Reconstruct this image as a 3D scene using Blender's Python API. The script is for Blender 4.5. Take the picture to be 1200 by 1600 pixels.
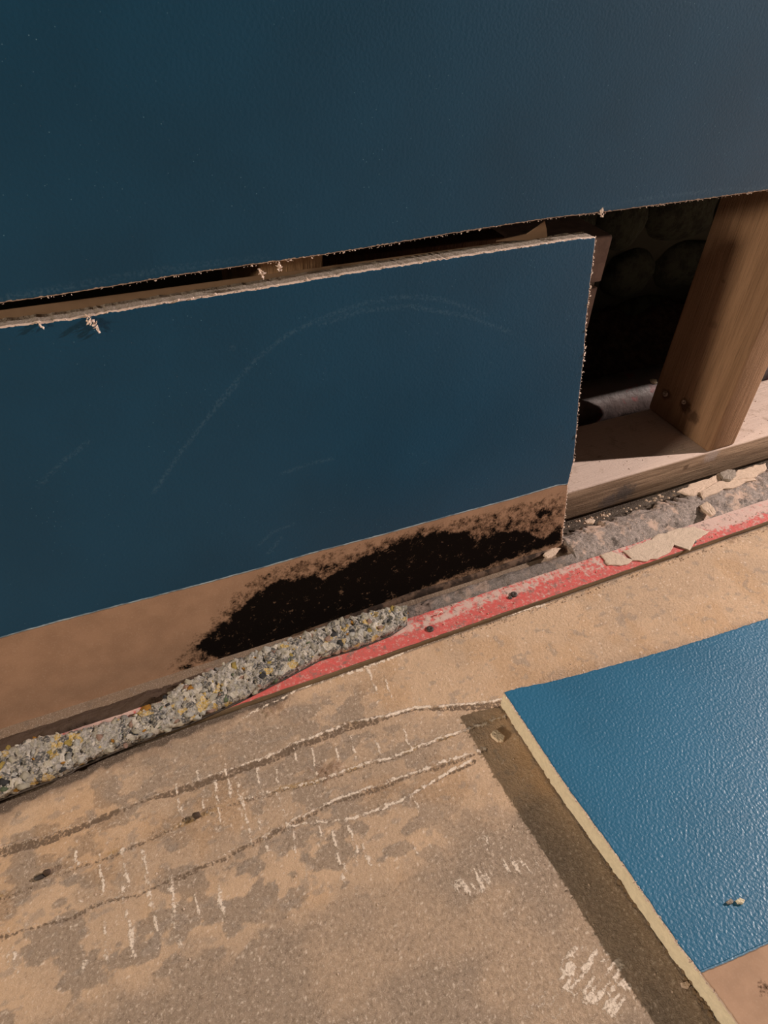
import bpy, math, random
import numpy as np
from mathutils import Matrix, Vector

for o in list(bpy.data.objects):
    bpy.data.objects.remove(o)
scene = bpy.context.scene
COL = scene.collection

# ------------------------------------------------------------------ camera
F = 1150.0                                   # focal length in pixels of the 1200x1600 frame
def unit(a):
    a = np.array(a, float); return a / np.linalg.norm(a)
_Z = -unit([-107, 1364, F]); _X = unit([2800, -750, F]); _Y = unit(np.cross(_Z, _X)); _X = np.cross(_Y, _Z)
ROT = np.stack([_X, _Y, _Z])                 # world = ROT @ camera(x right, y down, z forward)
CAM = np.array([-0.58684914, -0.3958878, 0.45060252])
cd = bpy.data.cameras.new('camera'); cam = bpy.data.objects.new('camera', cd); COL.objects.link(cam)
cr, cu, cb = ROT @ [1, 0, 0], ROT @ [0, -1, 0], ROT @ [0, 0, -1]
cam.matrix_world = Matrix(((cr[0], cu[0], cb[0], CAM[0]), (cr[1], cu[1], cb[1], CAM[1]), (cr[2], cu[2], cb[2], CAM[2]), (0, 0, 0, 1)))
cd.sensor_fit = 'VERTICAL'; cd.sensor_height = 32.0; cd.lens = 32.0 * F / 1600.0
cd.clip_start = 0.01; cd.clip_end = 30
scene.camera = cam

# ------------------------------------------------------------------ world, lamps, exposure
w = bpy.data.worlds.new('world'); scene.world = w; w.use_nodes = True
w.node_tree.nodes['Background'].inputs[0].default_value = (1.0, 0.80, 0.66, 1)
w.node_tree.nodes['Background'].inputs[1].default_value = 0.045
def lamp(name, loc, power, color, radius):
    l = bpy.data.lights.new(name, 'POINT'); l.energy = power; l.color = color; l.shadow_soft_size = radius
    o = bpy.data.objects.new(name, l); o.location = loc; COL.objects.link(o); return o
lamp('work_lamp', (1.65, -0.42, 1.12), 285, (1.0, 0.85, 0.765), 0.014)
lamp('room_lamp', (-2.1, -0.52, 0.64), 88, (1.0, 0.83, 0.64), 0.09)
scene.view_settings.view_transform = 'Standard'; scene.view_settings.look = 'None'
scene.view_settings.gamma = 1; scene.view_settings.use_curve_mapping = False
scene.view_settings.exposure = 0.0

# ------------------------------------------------------------------ helpers
def ray(p): return ROT @ np.array([p[0] - 600.0, p[1] - 800.0, F])
def on_plane(p, P0, n):
    d = ray(p); return CAM + d * (np.dot(np.array(P0) - CAM, n) / np.dot(d, n))
def on_z(p, z=0.0): return on_plane(p, (0, 0, z), (0, 0, 1))
def on_y(p, y): return on_plane(p, (0, y, 0), (0, 1, 0))
def on_x(p, x): return on_plane(p, (x, 0, 0), (1, 0, 0))
rng = np.random.RandomState(7); random.seed(7)
_tab = np.random.RandomState(3).rand(256, 256)
def vnoise(x, y, seed=0):
    x = x + seed * 17.31; y = y + seed * 9.77
    xi = np.floor(x).astype(int); yi = np.floor(y).astype(int)
    fx = x - xi; fy = y - yi; fx = fx * fx * (3 - 2 * fx); fy = fy * fy * (3 - 2 * fy)
    t = lambda a, b: _tab[a & 255, b & 255]
    return (t(xi, yi) * (1 - fx) + t(xi + 1, yi) * fx) * (1 - fy) + (t(xi, yi + 1) * (1 - fx) + t(xi + 1, yi + 1) * fx) * fy
def fbm(x, y, oct=4, seed=0):
    s = 0; a = .5; tot = 0
    for i in range(oct):
        s = s + a * vnoise(x, y, seed + i * 5); tot += a; x = x * 2.03; y = y * 2.03; a *= .5
    return s / tot                              # 0..1
def smooth(e0, e1, v):
    t = np.clip((v - e0) / (e1 - e0), 0, 1); return t * t * (3 - 2 * t)
def seg_dist(X, Y, pts):
    """distance to a polyline, and which side (+1: larger second coordinate)"""
    best = np.full(X.shape, 1e9); side = np.zeros(X.shape); al = np.zeros(X.shape); run = 0
    for (ax, ay), (bx, by) in zip(pts[:-1], pts[1:]):
        dx, dy = bx - ax, by - ay; L2 = dx * dx + dy * dy + 1e-12
        t = np.clip(((X - ax) * dx + (Y - ay) * dy) / L2, 0, 1)
        ex = X - ax - t * dx; ey = Y - ay - t * dy; d = np.sqrt(ex * ex + ey * ey)
        m = d < best; best = np.where(m, d, best); side = np.where(m, np.sign(ey), side)
        al = np.where(m, run + t * math.sqrt(L2), al); run += math.sqrt(L2)
    return best, side, al
def in_poly(X, Y, pts):
    ins = np.zeros(X.shape, bool); n = len(pts); j = n - 1
    for i in range(n):
        xi, yi = pts[i]; xj, yj = pts[j]
        c = ((yi > Y) != (yj > Y)) & (X < (xj - xi) * (Y - yi) / (yj - yi + 1e-12) + xi)
        ins ^= c; j = i
    return ins
def poly_sdf(X, Y, pts):
    d, _, _ = seg_dist(X, Y, list(pts) + [pts[0]])
    return np.where(in_poly(X, Y, pts), d, -d)

def props(o, label=None, cat=None, group=None, kind=None):
    if label: o['label'] = label
    if cat: o['category'] = cat
    if group: o['group'] = group
    if kind: o['kind'] = kind
    return o
def empty(name, loc, label=None, cat=None, group=None, kind=None):
    o = bpy.data.objects.new(name, None); o.location = loc; o.empty_display_size = .02; COL.objects.link(o)
    return props(o, label, cat, group, kind)
def link(name, me, mat, parent=None):
    o = bpy.data.objects.new(name, me); COL.objects.link(o)
    for m in (mat if isinstance(mat, (list, tuple)) else [mat]):
        if m and m.name not in [s.name for s in me.materials if s]: me.materials.append(m)
    if parent:
        o.parent = parent; o.location = -parent.location if not parent.parent else -(parent.location + parent.parent.location)
    return o
def mesh(name, V, Fc, smooth_shade=False):
    me = bpy.data.meshes.new(name); me.from_pydata([tuple(map(float, v)) for v in V], [], Fc); me.update()
    if smooth_shade: me.polygons.foreach_set('use_smooth', [True] * len(me.polygons))
    return me
def grid_mesh(name, P, attrs=None, closed=None, smooth_shade=True):
    """P: (n, m, 3) array of points -> quads"""
    n, m = P.shape[:2]; me = bpy.data.meshes.new(name)
    me.vertices.add(n * m); me.vertices.foreach_set('co', P.reshape(-1).astype(np.float32))
    idx = np.arange(n * m).reshape(n, m)
    q = np.stack([idx[:-1, :-1], idx[1:, :-1], idx[1:, 1:], idx[:-1, 1:]], -1).reshape(-1, 4)
    me.loops.add(q.size); me.loops.foreach_set('vertex_index', q.reshape(-1).astype(np.int32))
    me.polygons.add(len(q)); me.polygons.foreach_set('loop_start', (np.arange(len(q)) * 4).astype(np.int32))
    me.update(calc_edges=True); me.validate()
    me.polygons.foreach_set('use_smooth', np.full(len(me.polygons), smooth_shade))
    for k, a in (attrs or {}).items():
        if a.ndim == 3:
            at = me.attributes.new(k, 'FLOAT_COLOR', 'POINT'); c = np.ones((n * m, 4), np.float32); c[:, :3] = a.reshape(-1, 3)
            at.data.foreach_set('color', c.reshape(-1))
        else:
            at = me.attributes.new(k, 'FLOAT', 'POINT'); at.data.foreach_set('value', a.reshape(-1).astype(np.float32))
    return me
def box(name, a, b, bev=0.0008, wob=0.0, seed=0, nseg=1):
    """box with bevelled long edges; nseg cuts along its longest side, wobbled"""
    a = np.array(a, float); b = np.array(b, float)
    import bmesh
    bm = bmesh.new(); bmesh.ops.create_cube(bm, size=1)
    for v in bm.verts:
        v.co = Vector([(a[i] + b[i]) / 2 + v.co[i] * (b[i] - a[i]) for i in range(3)])
    bmesh.ops.bevel(bm, geom=bm.edges[:], offset=bev, segments=2, affect='EDGES', profile=.5)
    if nseg > 1:
        ax = int(np.argmax(b - a)); no = Vector((0, 0, 0)); no[ax] = 1
        for i in range(1, nseg):
            c = Vector(a); c[ax] = a[ax] + (b[ax] - a[ax]) * i / nseg
            bmesh.ops.bisect_plane(bm, geom=bm.verts[:] + bm.edges[:] + bm.faces[:], plane_co=c, plane_no=no)
    if wob:
        r = random.Random(seed)
        for v in bm.verts:
            v.co += Vector((r.uniform(-wob, wob), r.uniform(-wob, wob), r.uniform(-wob, wob)))
    me = bpy.data.meshes.new(name); bm.to_mesh(me); bm.free()
    me.polygons.foreach_set('use_smooth', [True] * len(me.polygons))
    return me

# ------------------------------------------------------------------ node helper
class NT:
    def __init__(s, name, rough=.8, spec=.3):
        s.m = bpy.data.materials.new(name); s.m.use_nodes = True; s.t = s.m.node_tree
        s.b = s.t.nodes['Principled BSDF']; s.b.inputs['Roughness'].default_value = rough
        s.b.inputs['Specular IOR Level'].default_value = spec
        s.co = s.t.nodes.new('ShaderNodeTexCoord').outputs['Object']
    def put(s, sock, v):
        if isinstance(v, bpy.types.NodeSocket): s.t.links.new(v, sock)
        elif isinstance(v, tuple) and len(v) == 3 and sock.type == 'RGBA': sock.default_value = v + (1,)
        else: sock.default_value = v
    def math(s, op, a, b=0.0, c=None, clamp=False):
        n = s.t.nodes.new('ShaderNodeMath'); n.operation = op; n.use_clamp = clamp
        s.put(n.inputs[0], a); s.put(n.inputs[1], b)
        if c is not None: s.put(n.inputs[2], c)
        return n.outputs[0]
    def noise(s, scale, detail=4, rough=.55, vec=None, sc=None, dist=0.0):
        n = s.t.nodes.new('ShaderNodeTexNoise'); n.inputs['Scale'].default_value = scale
        n.inputs['Detail'].default_value = detail; n.inputs['Roughness'].default_value = rough; n.inputs['Distortion'].default_value = dist
        s.put(n.inputs['Vector'], s.map(sc, vec) if sc else (vec or s.co)); return n.outputs['Fac']
    def map(s, sc, vec=None, loc=(0, 0, 0), rot=(0, 0, 0)):
        n = s.t.nodes.new('ShaderNodeMapping'); s.put(n.inputs[0], vec or s.co)
        n.inputs['Scale'].default_value = sc; n.inputs['Location'].default_value = loc; n.inputs['Rotation'].default_value = rot; return n.outputs[0]
    def voro(s, scale, vec=None, out='Distance', rnd=1.0, feature='F1'):
        n = s.t.nodes.new('ShaderNodeTexVoronoi'); n.feature = feature; n.inputs['Scale'].default_value = scale; n.inputs['Randomness'].default_value = rnd
        s.put(n.inputs['Vector'], vec or s.co); return n.outputs[out]
    def ramp(s, v, lo, hi):
        n = s.t.nodes.new('ShaderNodeMapRange'); n.interpolation_type = 'SMOOTHSTEP'
        s.put(n.inputs[0], v); n.inputs[1].default_value = lo; n.inputs[2].default_value = hi; return n.outputs[0]
    def mix(s, f, a, b, mode='MIX'):
        n = s.t.nodes.new('ShaderNodeMix'); n.data_type = 'RGBA'; n.blend_type = mode; n.clamp_factor = True
        s.put(n.inputs[0], f); s.put(n.inputs[6], a); s.put(n.inputs[7], b); return n.outputs[2]
    def attr(s, name, out='Fac'):
        n = s.t.nodes.new('ShaderNodeAttribute'); n.attribute_name = name; return n.outputs[out]
    def sep(s, vec=None):
        n = s.t.nodes.new('ShaderNodeSeparateXYZ'); s.put(n.inputs[0], vec or s.co); return n.outputs
    def color(s, c): s.put(s.b.inputs['Base Color'], c)
    def rough(s, r): s.put(s.b.inputs['Roughness'], r)
    def bump(s, h, dist, strength=1.0, prev=None):
        n = s.t.nodes.new('ShaderNodeBump'); n.inputs['Distance'].default_value = dist; s.put(n.inputs['Strength'], strength)
        s.put(n.inputs['Height'], h)
        if prev: s.put(n.inputs['Normal'], prev)
        s.put(s.b.inputs['Normal'], n.outputs[0]); return n.outputs[0]

# ------------------------------------------------------------------ materials
BLUE = (0.006, 0.060, 0.124)
def board_face(name, bare=(0.40, 0.25, 0.165), blue=BLUE, bumpd=.00035, bscale=420, rgh=.42, spec=.36, beadc=(.46, .56, .62)):
    t = NT(name)
    pn = t.attr('paint')                                        # mm above the paint line
    fine = t.noise(900, 3)
    pe = t.math('ADD', pn, t.math('MULTIPLY', t.math('SUBTRACT', t.noise(160, 3), .5), 1.2))
    isblue = t.ramp(pe, -.15, .15)
    bead = t.math('MULTIPLY', t.ramp(pe, -.6, -.1), t.math('SUBTRACT', 1, t.ramp(pe, .7, 1.1)))
    bl = t.mix(t.ramp(t.noise(14, 4), .3, .75), blue, tuple(c * .86 for c in blue))
    bl = t.mix(t.math('MULTIPLY', t.ramp(t.voro(260, out='Distance'), .09, .02), t.ramp(t.noise(30, 2), .45, .6)), bl, (.12, .25, .34))       # dust specks
    sc = t.attr('scuff')                                        # mm from the nearest rub mark
    scn = t.math('MULTIPLY', t.math('SUBTRACT', 1, t.ramp(sc, .2, 2.4)), t.ramp(t.noise(700, 3), .42, .62))
    bl = t.mix(t.math('MULTIPLY', scn, .11), bl, (.20, .33, .42))
    br = t.mix(t.ramp(t.noise(60, 5), .3, .7), bare, tuple(c * .84 for c in bare))
    br = t.mix(t.math('MULTIPLY', t.ramp(fine, .5, .75), .25), br, (.55, .40, .30))
    md = t.attr('mould')
    n1 = t.noise(130, 6, .68); n2 = t.noise(620, 4, .6)
    mf = t.math('ADD', t.math('ADD', md, t.math('MULTIPLY', t.math('SUBTRACT', n1, .5), 3.4)), t.math('MULTIPLY', t.math('SUBTRACT', n2, .5), 1.8))
    br = t.mix(t.math('MULTIPLY', t.ramp(mf, -.25, .45), .80), br, (.095, .056, .036))
    br = t.mix(t.ramp(mf, .35, .80), br, (.0085, .0065, .0058))
    col = t.mix(isblue, br, bl)
    col = t.mix(t.math('MULTIPLY', bead, t.math('MULTIPLY_ADD', t.ramp(t.noise(90, 3), .35, .6), .55, .3)), col, beadc)
    ed = t.math('ADD', t.attr('edge'), t.math('MULTIPLY', t.math('SUBTRACT', t.noise(500, 4, .7), .5), 1.6))
    col = t.mix(t.ramp(ed, .35, .6), col, (.66, .51, .42))
    t.color(col)
    t.rough(t.math('ADD', rgh, t.math('MULTIPLY', t.math('SUBTRACT', 1, isblue), .9 - rgh)))
    t.put(t.b.inputs['Specular IOR Level'], t.math('MULTIPLY', isblue, spec))
    peel = t.noise(bscale, 2, .4)
    h = t.math('MULTIPLY', peel, t.math('MULTIPLY_ADD', isblue, .85, .15))
    h = t.math('ADD', h, t.math('MULTIPLY', bead, 1.2))
    h = t.math('ADD', h, t.math('MULTIPLY', t.ramp(mf, .3, .6), t.math('MULTIPLY', n2, .9)))
    t.bump(h, bumpd)
    return t.m
M_face_wall = board_face('blue_wall_paint', bumpd=.00013, bscale=560)
M_face_lean = board_face('blue_paint_on_offcut', bumpd=.00017, bscale=560)
M_face_floor = board_face('blue_paint_on_floor_offcut', bare=(.50, .32, .215), blue=(.026, .15, .275), bumpd=.00042, bscale=520, rgh=.38, spec=.5, beadc=(.12, .26, .38))

def gyp(name, c=(.62, .52, .38)):
    t = NT(name, .95, .1)
    n = t.noise(300, 5, .6); t.color(t.mix(t.ramp(n, .3, .7), c, tuple(k * .87 for k in c)))
    t.bump(t.math('ADD', t.noise(180, 4), t.noise(900, 3)), .0006); return t.m
M_gyp = gyp('gypsum_core', (.84, .74, .55)); M_gyp_grey_shade = gyp('gypsum_grey_shade', (.34, .29, .245)); M_crumb = gyp('broken_core', (.24, .17, .11))  # grey gypsum, darkened for the shade on the standing boards' cut edges
M_paper = gyp('torn_paper_edge', (.84, .68, .59))

def wood(name, c1, c2, grain=(55, 55, 2.2), knots=(), dust=None, zdust=None, stain=None):
    t = NT(name, .75, .25)
    v = t.map(grain)
    g = t.noise(3, 6, .6, vec=v, dist=.6); g2 = t.noise(14, 4, .6, vec=v)
    col = t.mix(t.ramp(g, .3, .7), c1, c2)
    col = t.mix(t.math('MULTIPLY', t.ramp(g2, .48, .70), .45), col, tuple(k * .5 for k in c2))
    for (p, r, dk) in knots:
        vm = t.t.nodes.new('ShaderNodeVectorMath'); vm.operation = 'DISTANCE'; t.put(vm.inputs[0], t.co); vm.inputs[1].default_value = p
        d = t.math('ADD', vm.outputs['Value'], t.math('MULTIPLY', t.math('SUBTRACT', t.noise(180, 3), .5), r * 1.2))
        col = t.mix(t.math('MULTIPLY', t.math('SUBTRACT', 1, t.ramp(d, r * .35, r)), dk), col, (.055, .028, .014))
    if dust:                                                   # pale plaster dust on the upward faces
        ge = t.t.nodes.new('ShaderNodeNewGeometry'); nz = t.sep(ge.outputs['Normal'])[2]
        dn = t.math('MULTIPLY', t.ramp(nz, .25, .7), t.ramp(t.math('ADD', t.noise(70, 5, .65), t.math('MULTIPLY', t.noise(600, 3), .3)),   .30, .62))
        col = t.mix(dn, col, dust)
    if stain:
        for (p, r, cc) in stain:
            vm = t.t.nodes.new('ShaderNodeVectorMath'); vm.operation = 'DISTANCE'; t.put(vm.inputs[0], t.map((1, 1, 1.4), None)); vm.inputs[1].default_value = (p[0], p[1], p[2] * 1.4)
            d = t.math('ADD', vm.outputs['Value'], t.math('MULTIPLY', t.math('SUBTRACT', t.noise(220, 5, .7), .5), r * 1.6))
            col = t.mix(t.math('MULTIPLY', t.math('SUBTRACT', 1, t.ramp(d, r * .3, r)), .8), col, cc)
    t.color(col)
    t.bump(t.math('ADD', t.math('ADD', g, g2), t.math('MULTIPLY', t.noise(500, 3), .35)), .0007); return t.m

# ------------------------------------------------------------------ floor
def tensor(segs):
    out = []
    for a, b, st in segs: out.append(np.arange(a, b - 1e-9, st))
    return np.concatenate(out + [[segs[-1][1]]])
xs = tensor([(-2.2, -.74, .08), (-.74, -.24, .0009), (-.24, .16, .0015), (.16, 2.2, .08)])
ys = tensor([(-2.2, -.46, .08), (-.46, -.075, .0009), (-.075, .004, .0016), (.004, .11, .02), (.11, .40, .02)])
X, Y = np.meshgrid(xs, ys, indexing='ij'); Xm, Ym = X * 1000, Y * 1000    # millimetres
def fpl(pts, z=0.0): return [tuple(on_z(p, z)[:2] * 1000) for p in pts]
R1 = fpl([(0, 1323), (60, 1310), (127, 1287), (167, 1270), (207, 1256), (290, 1226), (360, 1202), (425, 1179), (457, 1163), (513, 1143), (544, 1129), (604, 1119), (653, 1105), (695, 1104), (779, 1094), (860, 1085)])
R2 = fpl([(0, 1402), (50, 1386), (80, 1371), (130, 1350), (185, 1330), (210, 1318), (250, 1300), (290, 1285), (310, 1275), (350, 1262), (380, 1250), (432, 1234), (495, 1221), (537, 1206), (569, 1195), (625, 1181), (656, 1165), (695, 1153), (740, 1136), (790, 1120)])
R3 = fpl([(0, 1462), (67, 1443), (113, 1430), (160, 1407), (213, 1397), (277, 1367), (350, 1337), (401, 1310), (450, 1287), (481, 1272), (520, 1252), (562, 1236), (611, 1219), (653, 1207), (695, 1190), (758, 1170)])
R4 = fpl([(450, 1292), (495, 1286), (555, 1278), (576, 1270), (625, 1252), (667, 1228), (688, 1214), (716, 1200), (735, 1188)])
R0 = fpl([(380, 1122), (470, 1075), (560, 1048), (660, 1008), (760, 972), (860, 942)])
H = (fbm(Xm / 30, Ym / 30, 4, 1) - .5) * .0010 + (fbm(Xm / 4, Ym / 4, 3, 2) - .5) * .00035
tan = np.array([.62, .435, .29]); gray = np.array([.36, .272, .20]); pale = np.array([.90, .76, .63]); dark = np.array([.17, .118, .08]); ochre = np.array([.52, .315, .16])
# far (near the wall) smooth tan skim, near side gritty grey
gl = fpl([(-200, 1640), (0, 1600), (120, 1560), (250, 1520), (400, 1452), (560, 1392), (640, 1345), (720, 1300), (800, 1260), (850, 1240)])
gy = np.interp(Xm, [p[0] for p in sorted(gl)], [p[1] for p in sorted(gl)])
wob = (fbm(Xm / 22, Ym / 22, 4, 9) - .5) * 34
gm = smooth(14, -14, Ym - gy + wob)                            # 1 = grey gritty
patch = smooth(.515, .56, fbm(Xm / 17 + 3, Ym / 10, 5, 4)) * smooth(-350, -500, Xm) * (1 - gm) * smooth(-92, -104, Ym)
patch2 = smooth(.46, .66, fbm(Xm / 34, Ym / 26, 4, 14)) * .5 * (1 - gm)
zone = smooth(-9, 9, poly_sdf(Xm, Ym, fpl([(200, 1190), (400, 1125), (600, 1120), (760, 1112), (745, 1165), (640, 1235), (500, 1300), (250, 1405), (110, 1400), (230, 1290)])) + (fbm(Xm / 12, Ym / 12, 4, 17) - .5) * 26)
wallside = smooth(-6, 8, poly_sdf(Xm, Ym, fpl([(170, 1205), (300, 1130), (420, 1100), (560, 1060), (600, 1110), (440, 1170), (300, 1220), (180, 1262)])) + (fbm(Xm / 10, Ym / 10, 4, 19) - .5) * 22)
g = np.clip(gm * (.62 + .38 * smooth(.3, .62, fbm(Xm / 45, Ym / 30, 3, 8))) + patch * .95 + patch2 * .5 + zone * .42 + wallside * .30, 0, 1)[..., None]
C_ = tan * (1 - g) + gray * g
oc = (smooth(.52, .72, fbm(Xm / 28 + 9, Ym / 36, 3, 21)) * (1 - gm) * .35)[..., None]; C_ = C_ * (1 - oc) + ochre * oc
grit = fbm(Xm / 1.6, Ym / 1.6, 2, 30)
C_ = C_ * (1 + ((grit - .5) * .42 * (.35 + .65 * gm))[..., None])
grey_spots = (smooth(.64, .74, fbm(Xm / 7, Ym / 5, 3, 41)) * (1 - gm) * .5)[..., None]; C_ = C_ * (1 - grey_spots) + np.array([.33, .27, .22]) * grey_spots
# trowel ridges: gritty near side, its shade darkened into the colour too
pale_m = np.zeros_like(X); dark_m = np.zeros_like(X)
for k, (R, wd, amp, dk) in enumerate([(R1, 3.6, .0016, 1.0), (R2, 2.4, .0010, .8), (R3, 3.4, .0008, .85), (R4, 4.6, .0012, 1.0), (R0, 1.5, .0006, .1)]):
    jx = (fbm(Xm / 9, Ym / 9, 3, 50 + k) - .5) * 5.0; jy = (fbm(Xm / 2.2, Ym / 2.2, 3, 60 + k) - .5) * 2.2
    d, sd, al = seg_dist(Xm, Ym + jx * .35 + jy, R)
    s = d * sd                                                  # + towards the wall
    str_ = .35 + 1.1 * smooth(.25, .7, vnoise(Xm / 26, Ym / 60, 70 + k))
    if k == 0: wdl = 1.8 + 3.6 * smooth(.2, .75, vnoise(Xm / 30, Ym * 0, 77)) * np.ones_like(X)
    elif k == 3: wdl = wd * smooth(-425, -360, Xm) + .5
    else: wdl = wd * (.35 + .8 * vnoise(Xm / 22, Ym * 0, 80 + k))
    crest = np.exp(-((s - .1) / .8) ** 2); H += amp * .7 * crest * str_ * (.5 + .9 * vnoise(Xm / 1.6, Ym / 1.6, 98 + k))
    H -= amp * .35 * np.exp(-((s + wdl * .6) / (wdl * .7 + .4)) ** 2)
    rough_ = vnoise(Xm / .9, Ym / 1.4, 90 + k)
    band = smooth(-wdl - .9, -wdl, s) * smooth(.2, -.4, s)
    H += band * (rough_ - .5) * .0007
    dark_m = np.maximum(dark_m, band * dk * (.50 + .50 * smooth(.15, .6, rough_)) * .95)
    rightish = .30 + .70 * smooth(-600, -430, Xm)
    a = (np.clip(smooth(1.7, .4, np.abs(s - .35)) * rightish * (.45 + .7 * smooth(.3, .62, vnoise(Xm / 2.6, Ym / 2.6, 95 + k))) * min(1, str_.mean() + .2) * (1.0 if k else 1.2), 0, .95))[..., None]
    pale_m = np.maximum(pale_m, a[..., 0] * .86)
# ochre glue left in the second ridge
a = (smooth(2.2, .6, seg_dist(Xm, Ym, R2)[0]) * smooth(.56, .68, vnoise(Xm / 14, Ym / 14, 33)) * .7)[..., None]; C_ = C_ * (1 - a) + np.array([.42, .26, .09]) * a
# notched-trowel streaks running out from the wall
streaks = [((350, 1195), (362, 1250), 1.0), ((367, 1217), (397, 1322), 1.3), ((335, 1220), (346, 1300), .7), ((308, 1200), (318, 1262), .8), ((276, 1225), (284, 1275), .9),
    ((395, 1262), (420, 1330), .8), ((425, 1180), (437, 1235), .9), ((432, 1235), (450, 1300), 1.2), ((403, 1200), (410, 1250), .7), ((460, 1170), (470, 1215), .5), ((548, 1150), (556, 1185), .6),
    ((580, 1140), (596, 1180), .8), ((628, 1140), (645, 1170), .7), ((190, 1327), (200, 1385), 1.3), ((192, 1385), (196, 1440), 1.4), ((156, 1335), (160, 1400), 1.1), ((223, 1330), (232, 1380), 1.2),
    ((232, 1385), (237, 1415), 2.4), ((265, 1375), (270, 1405), 1.6), ((272, 1415), (280, 1475), 2.6), ((240, 1425), (246, 1480), 1.5), ((203, 1440), (208, 1495), 1.4), ((163, 1440), (168, 1500), 1.5),
    ((125, 1475), (133, 1515), 1.6), ((118, 1305), (122, 1350), 1.0), ((340, 1385), (348, 1430), 1.5), ((305, 1395), (310, 1440), .8), ((110, 1440), (112, 1450), 1.0), ((118, 1390), (126, 1410), .9),
    ((487, 1170), (496, 1210), .5), ((518, 1300), (530, 1350), .9), ((545, 1290), (560, 1345), 1.1), ((565, 1320), (580, 1350), 1.6), ((495, 1280), (506, 1320), .8), ((457, 1300), (462, 1340), .6), ((475, 1340), (480, 1380), .6),
    ((540, 1350), (536, 1375), 1.8), ((648, 1320), (652, 1335), 1.0), ((572, 1040), (590, 1085), .8), ((598, 1050), (612, 1090), .6), ((20, 1480), (26, 1520), 1.3), ((12, 1490), (16, 1520), 1.0), ((640, 1230), (652, 1262), .5), ((520, 1160), (528, 1190), .5)]
for k, (a_, b_, wd) in enumerate(streaks):
    A, B = fpl([a_, b_]); cx = slice(*np.searchsorted(xs, [min(A[0], B[0]) / 1e3 - .02, max(A[0], B[0]) / 1e3 + .02])); cy = slice(*np.searchsorted(ys, [min(A[1], B[1]) / 1e3 - .02, max(A[1], B[1]) / 1e3 + .02]))
    xx, yy = Xm[cx, cy], Ym[cx, cy]
    d, _, _ = seg_dist(xx + (vnoise(xx / 3, yy / 5, 5) - .5) * 2.4, yy, [A, B])
    a = (smooth(wd * 1.05 + .9, .1, d) * (.35 + .65 * smooth(.36, .62, vnoise(xx / 1.6, yy / 3.5, 12 + k))) * .85)[..., None]
    pale_m[cx, cy] = np.maximum(pale_m[cx, cy], a[..., 0] * .92); H[cx, cy] += a[..., 0] * .00025
# pale plaster scraped over the grey screed
for poly, sc, ax in [([(880, 1500), (900, 1480), (950, 1490), (975, 1510), (990, 1535), (985, 1575), (960, 1585), (930, 1570), (880, 1545)], 1.0, 0), ([(712, 1385), (740, 1362), (800, 1346), (835, 1350), (835, 1360), (800, 1362), (770, 1370), (755, 1385), (730, 1400)], .9, 1),
                     ([(740, 1320), (760, 1308), (770, 1318), (755, 1330)], .7, 1), ([(640, 1335), (700, 1330), (690, 1345), (660, 1350)], .25, 1), ([(430, 1560), (520, 1500), (700, 1470), (720, 1520), (560, 1600), (430, 1600)], .16, 0),
                     ([(820, 1540), (860, 1535), (880, 1580), (850, 1600), (815, 1590)], .45, 0)]:
    P = fpl(poly); sdf = poly_sdf(Xm, Ym, P)
    if ax: n = vnoise(Xm / 1.4, Ym / 6.0, 44)
    else: n = vnoise((Xm * .95 + Ym * .3) / 8.0, (Ym * .95 - Xm * .3) / 1.7, 45) * .7 + vnoise(Xm / 2, Ym / 2, 46) * .3
    a = (smooth(-3, 3, sdf + (n - .5) * 8) * smooth(.38, .58, n) * sc * .9)[..., None]; pale_m = np.maximum(pale_m, a[..., 0] * .8); H += a[..., 0] * .0002
# loose white grains and brown specks
sp = vnoise(Xm / 1.15, Ym / 1.15, 101); a = (smooth(.90, .96, sp) * .65)[..., None]; C_ = C_ * (1 - a) + pale * a
# crumbly brown spot by the ridges
for (p, r) in [((507, 1207), 9), ((380, 1104), 5), ((430, 1107), 7), ((1140, 840), 8)]:
    q = fpl([p])[0]; d = np.hypot((Xm - q[0]) * .6, Ym - q[1]); a = (smooth(r, r * .2, d + (vnoise(Xm / 2.2, Ym / 2.2, 8) - .5) * r) * .65)[..., None]
    C_ = C_ * (1 - a) + np.array([.22, .13, .08]) * a; H += a[..., 0] * vnoise(Xm / 1.6, Ym / 1.6, 3) * .0022
# shade below the foam edge painted dark; dusty band along gripper and under timber
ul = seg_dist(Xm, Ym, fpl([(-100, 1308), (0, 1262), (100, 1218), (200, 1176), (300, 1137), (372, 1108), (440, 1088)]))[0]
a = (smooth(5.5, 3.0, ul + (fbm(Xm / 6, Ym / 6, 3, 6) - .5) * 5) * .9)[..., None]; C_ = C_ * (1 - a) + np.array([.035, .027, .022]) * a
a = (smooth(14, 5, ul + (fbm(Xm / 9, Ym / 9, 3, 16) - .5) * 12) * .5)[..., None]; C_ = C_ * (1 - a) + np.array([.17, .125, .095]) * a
a = (smooth(-86.5, -84.5, Ym) * .8)[..., None]; C_ = C_ * (1 - a) + np.array([.13, .10, .08]) * a
H = np.where(Y > -.022, H - .013 * smooth(-21, -17, Ym) * smooth(3.9, 0, Ym) - .004 * smooth(-6, 4, Ym), H)
H = np.where(Y > .09, -.012, H)
C_ = np.clip(C_, 0, 1)
t = NT('old_screed', .9, .2)
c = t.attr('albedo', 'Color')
n1 = t.noise(450, 5, .65); n2 = t.noise(1500, 2)
c = t.mix(t.math('MULTIPLY', t.ramp(n1, .54, .72), t.math('MULTIPLY_ADD', t.attr('grit'), .40, .14)), c, (.86, .71, .58))
c = t.mix(t.math('MULTIPLY', t.ramp(n1, .48, .30), t.math('MULTIPLY_ADD', t.attr('grit'), .50, .15)), c, (.17, .12, .085))
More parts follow.
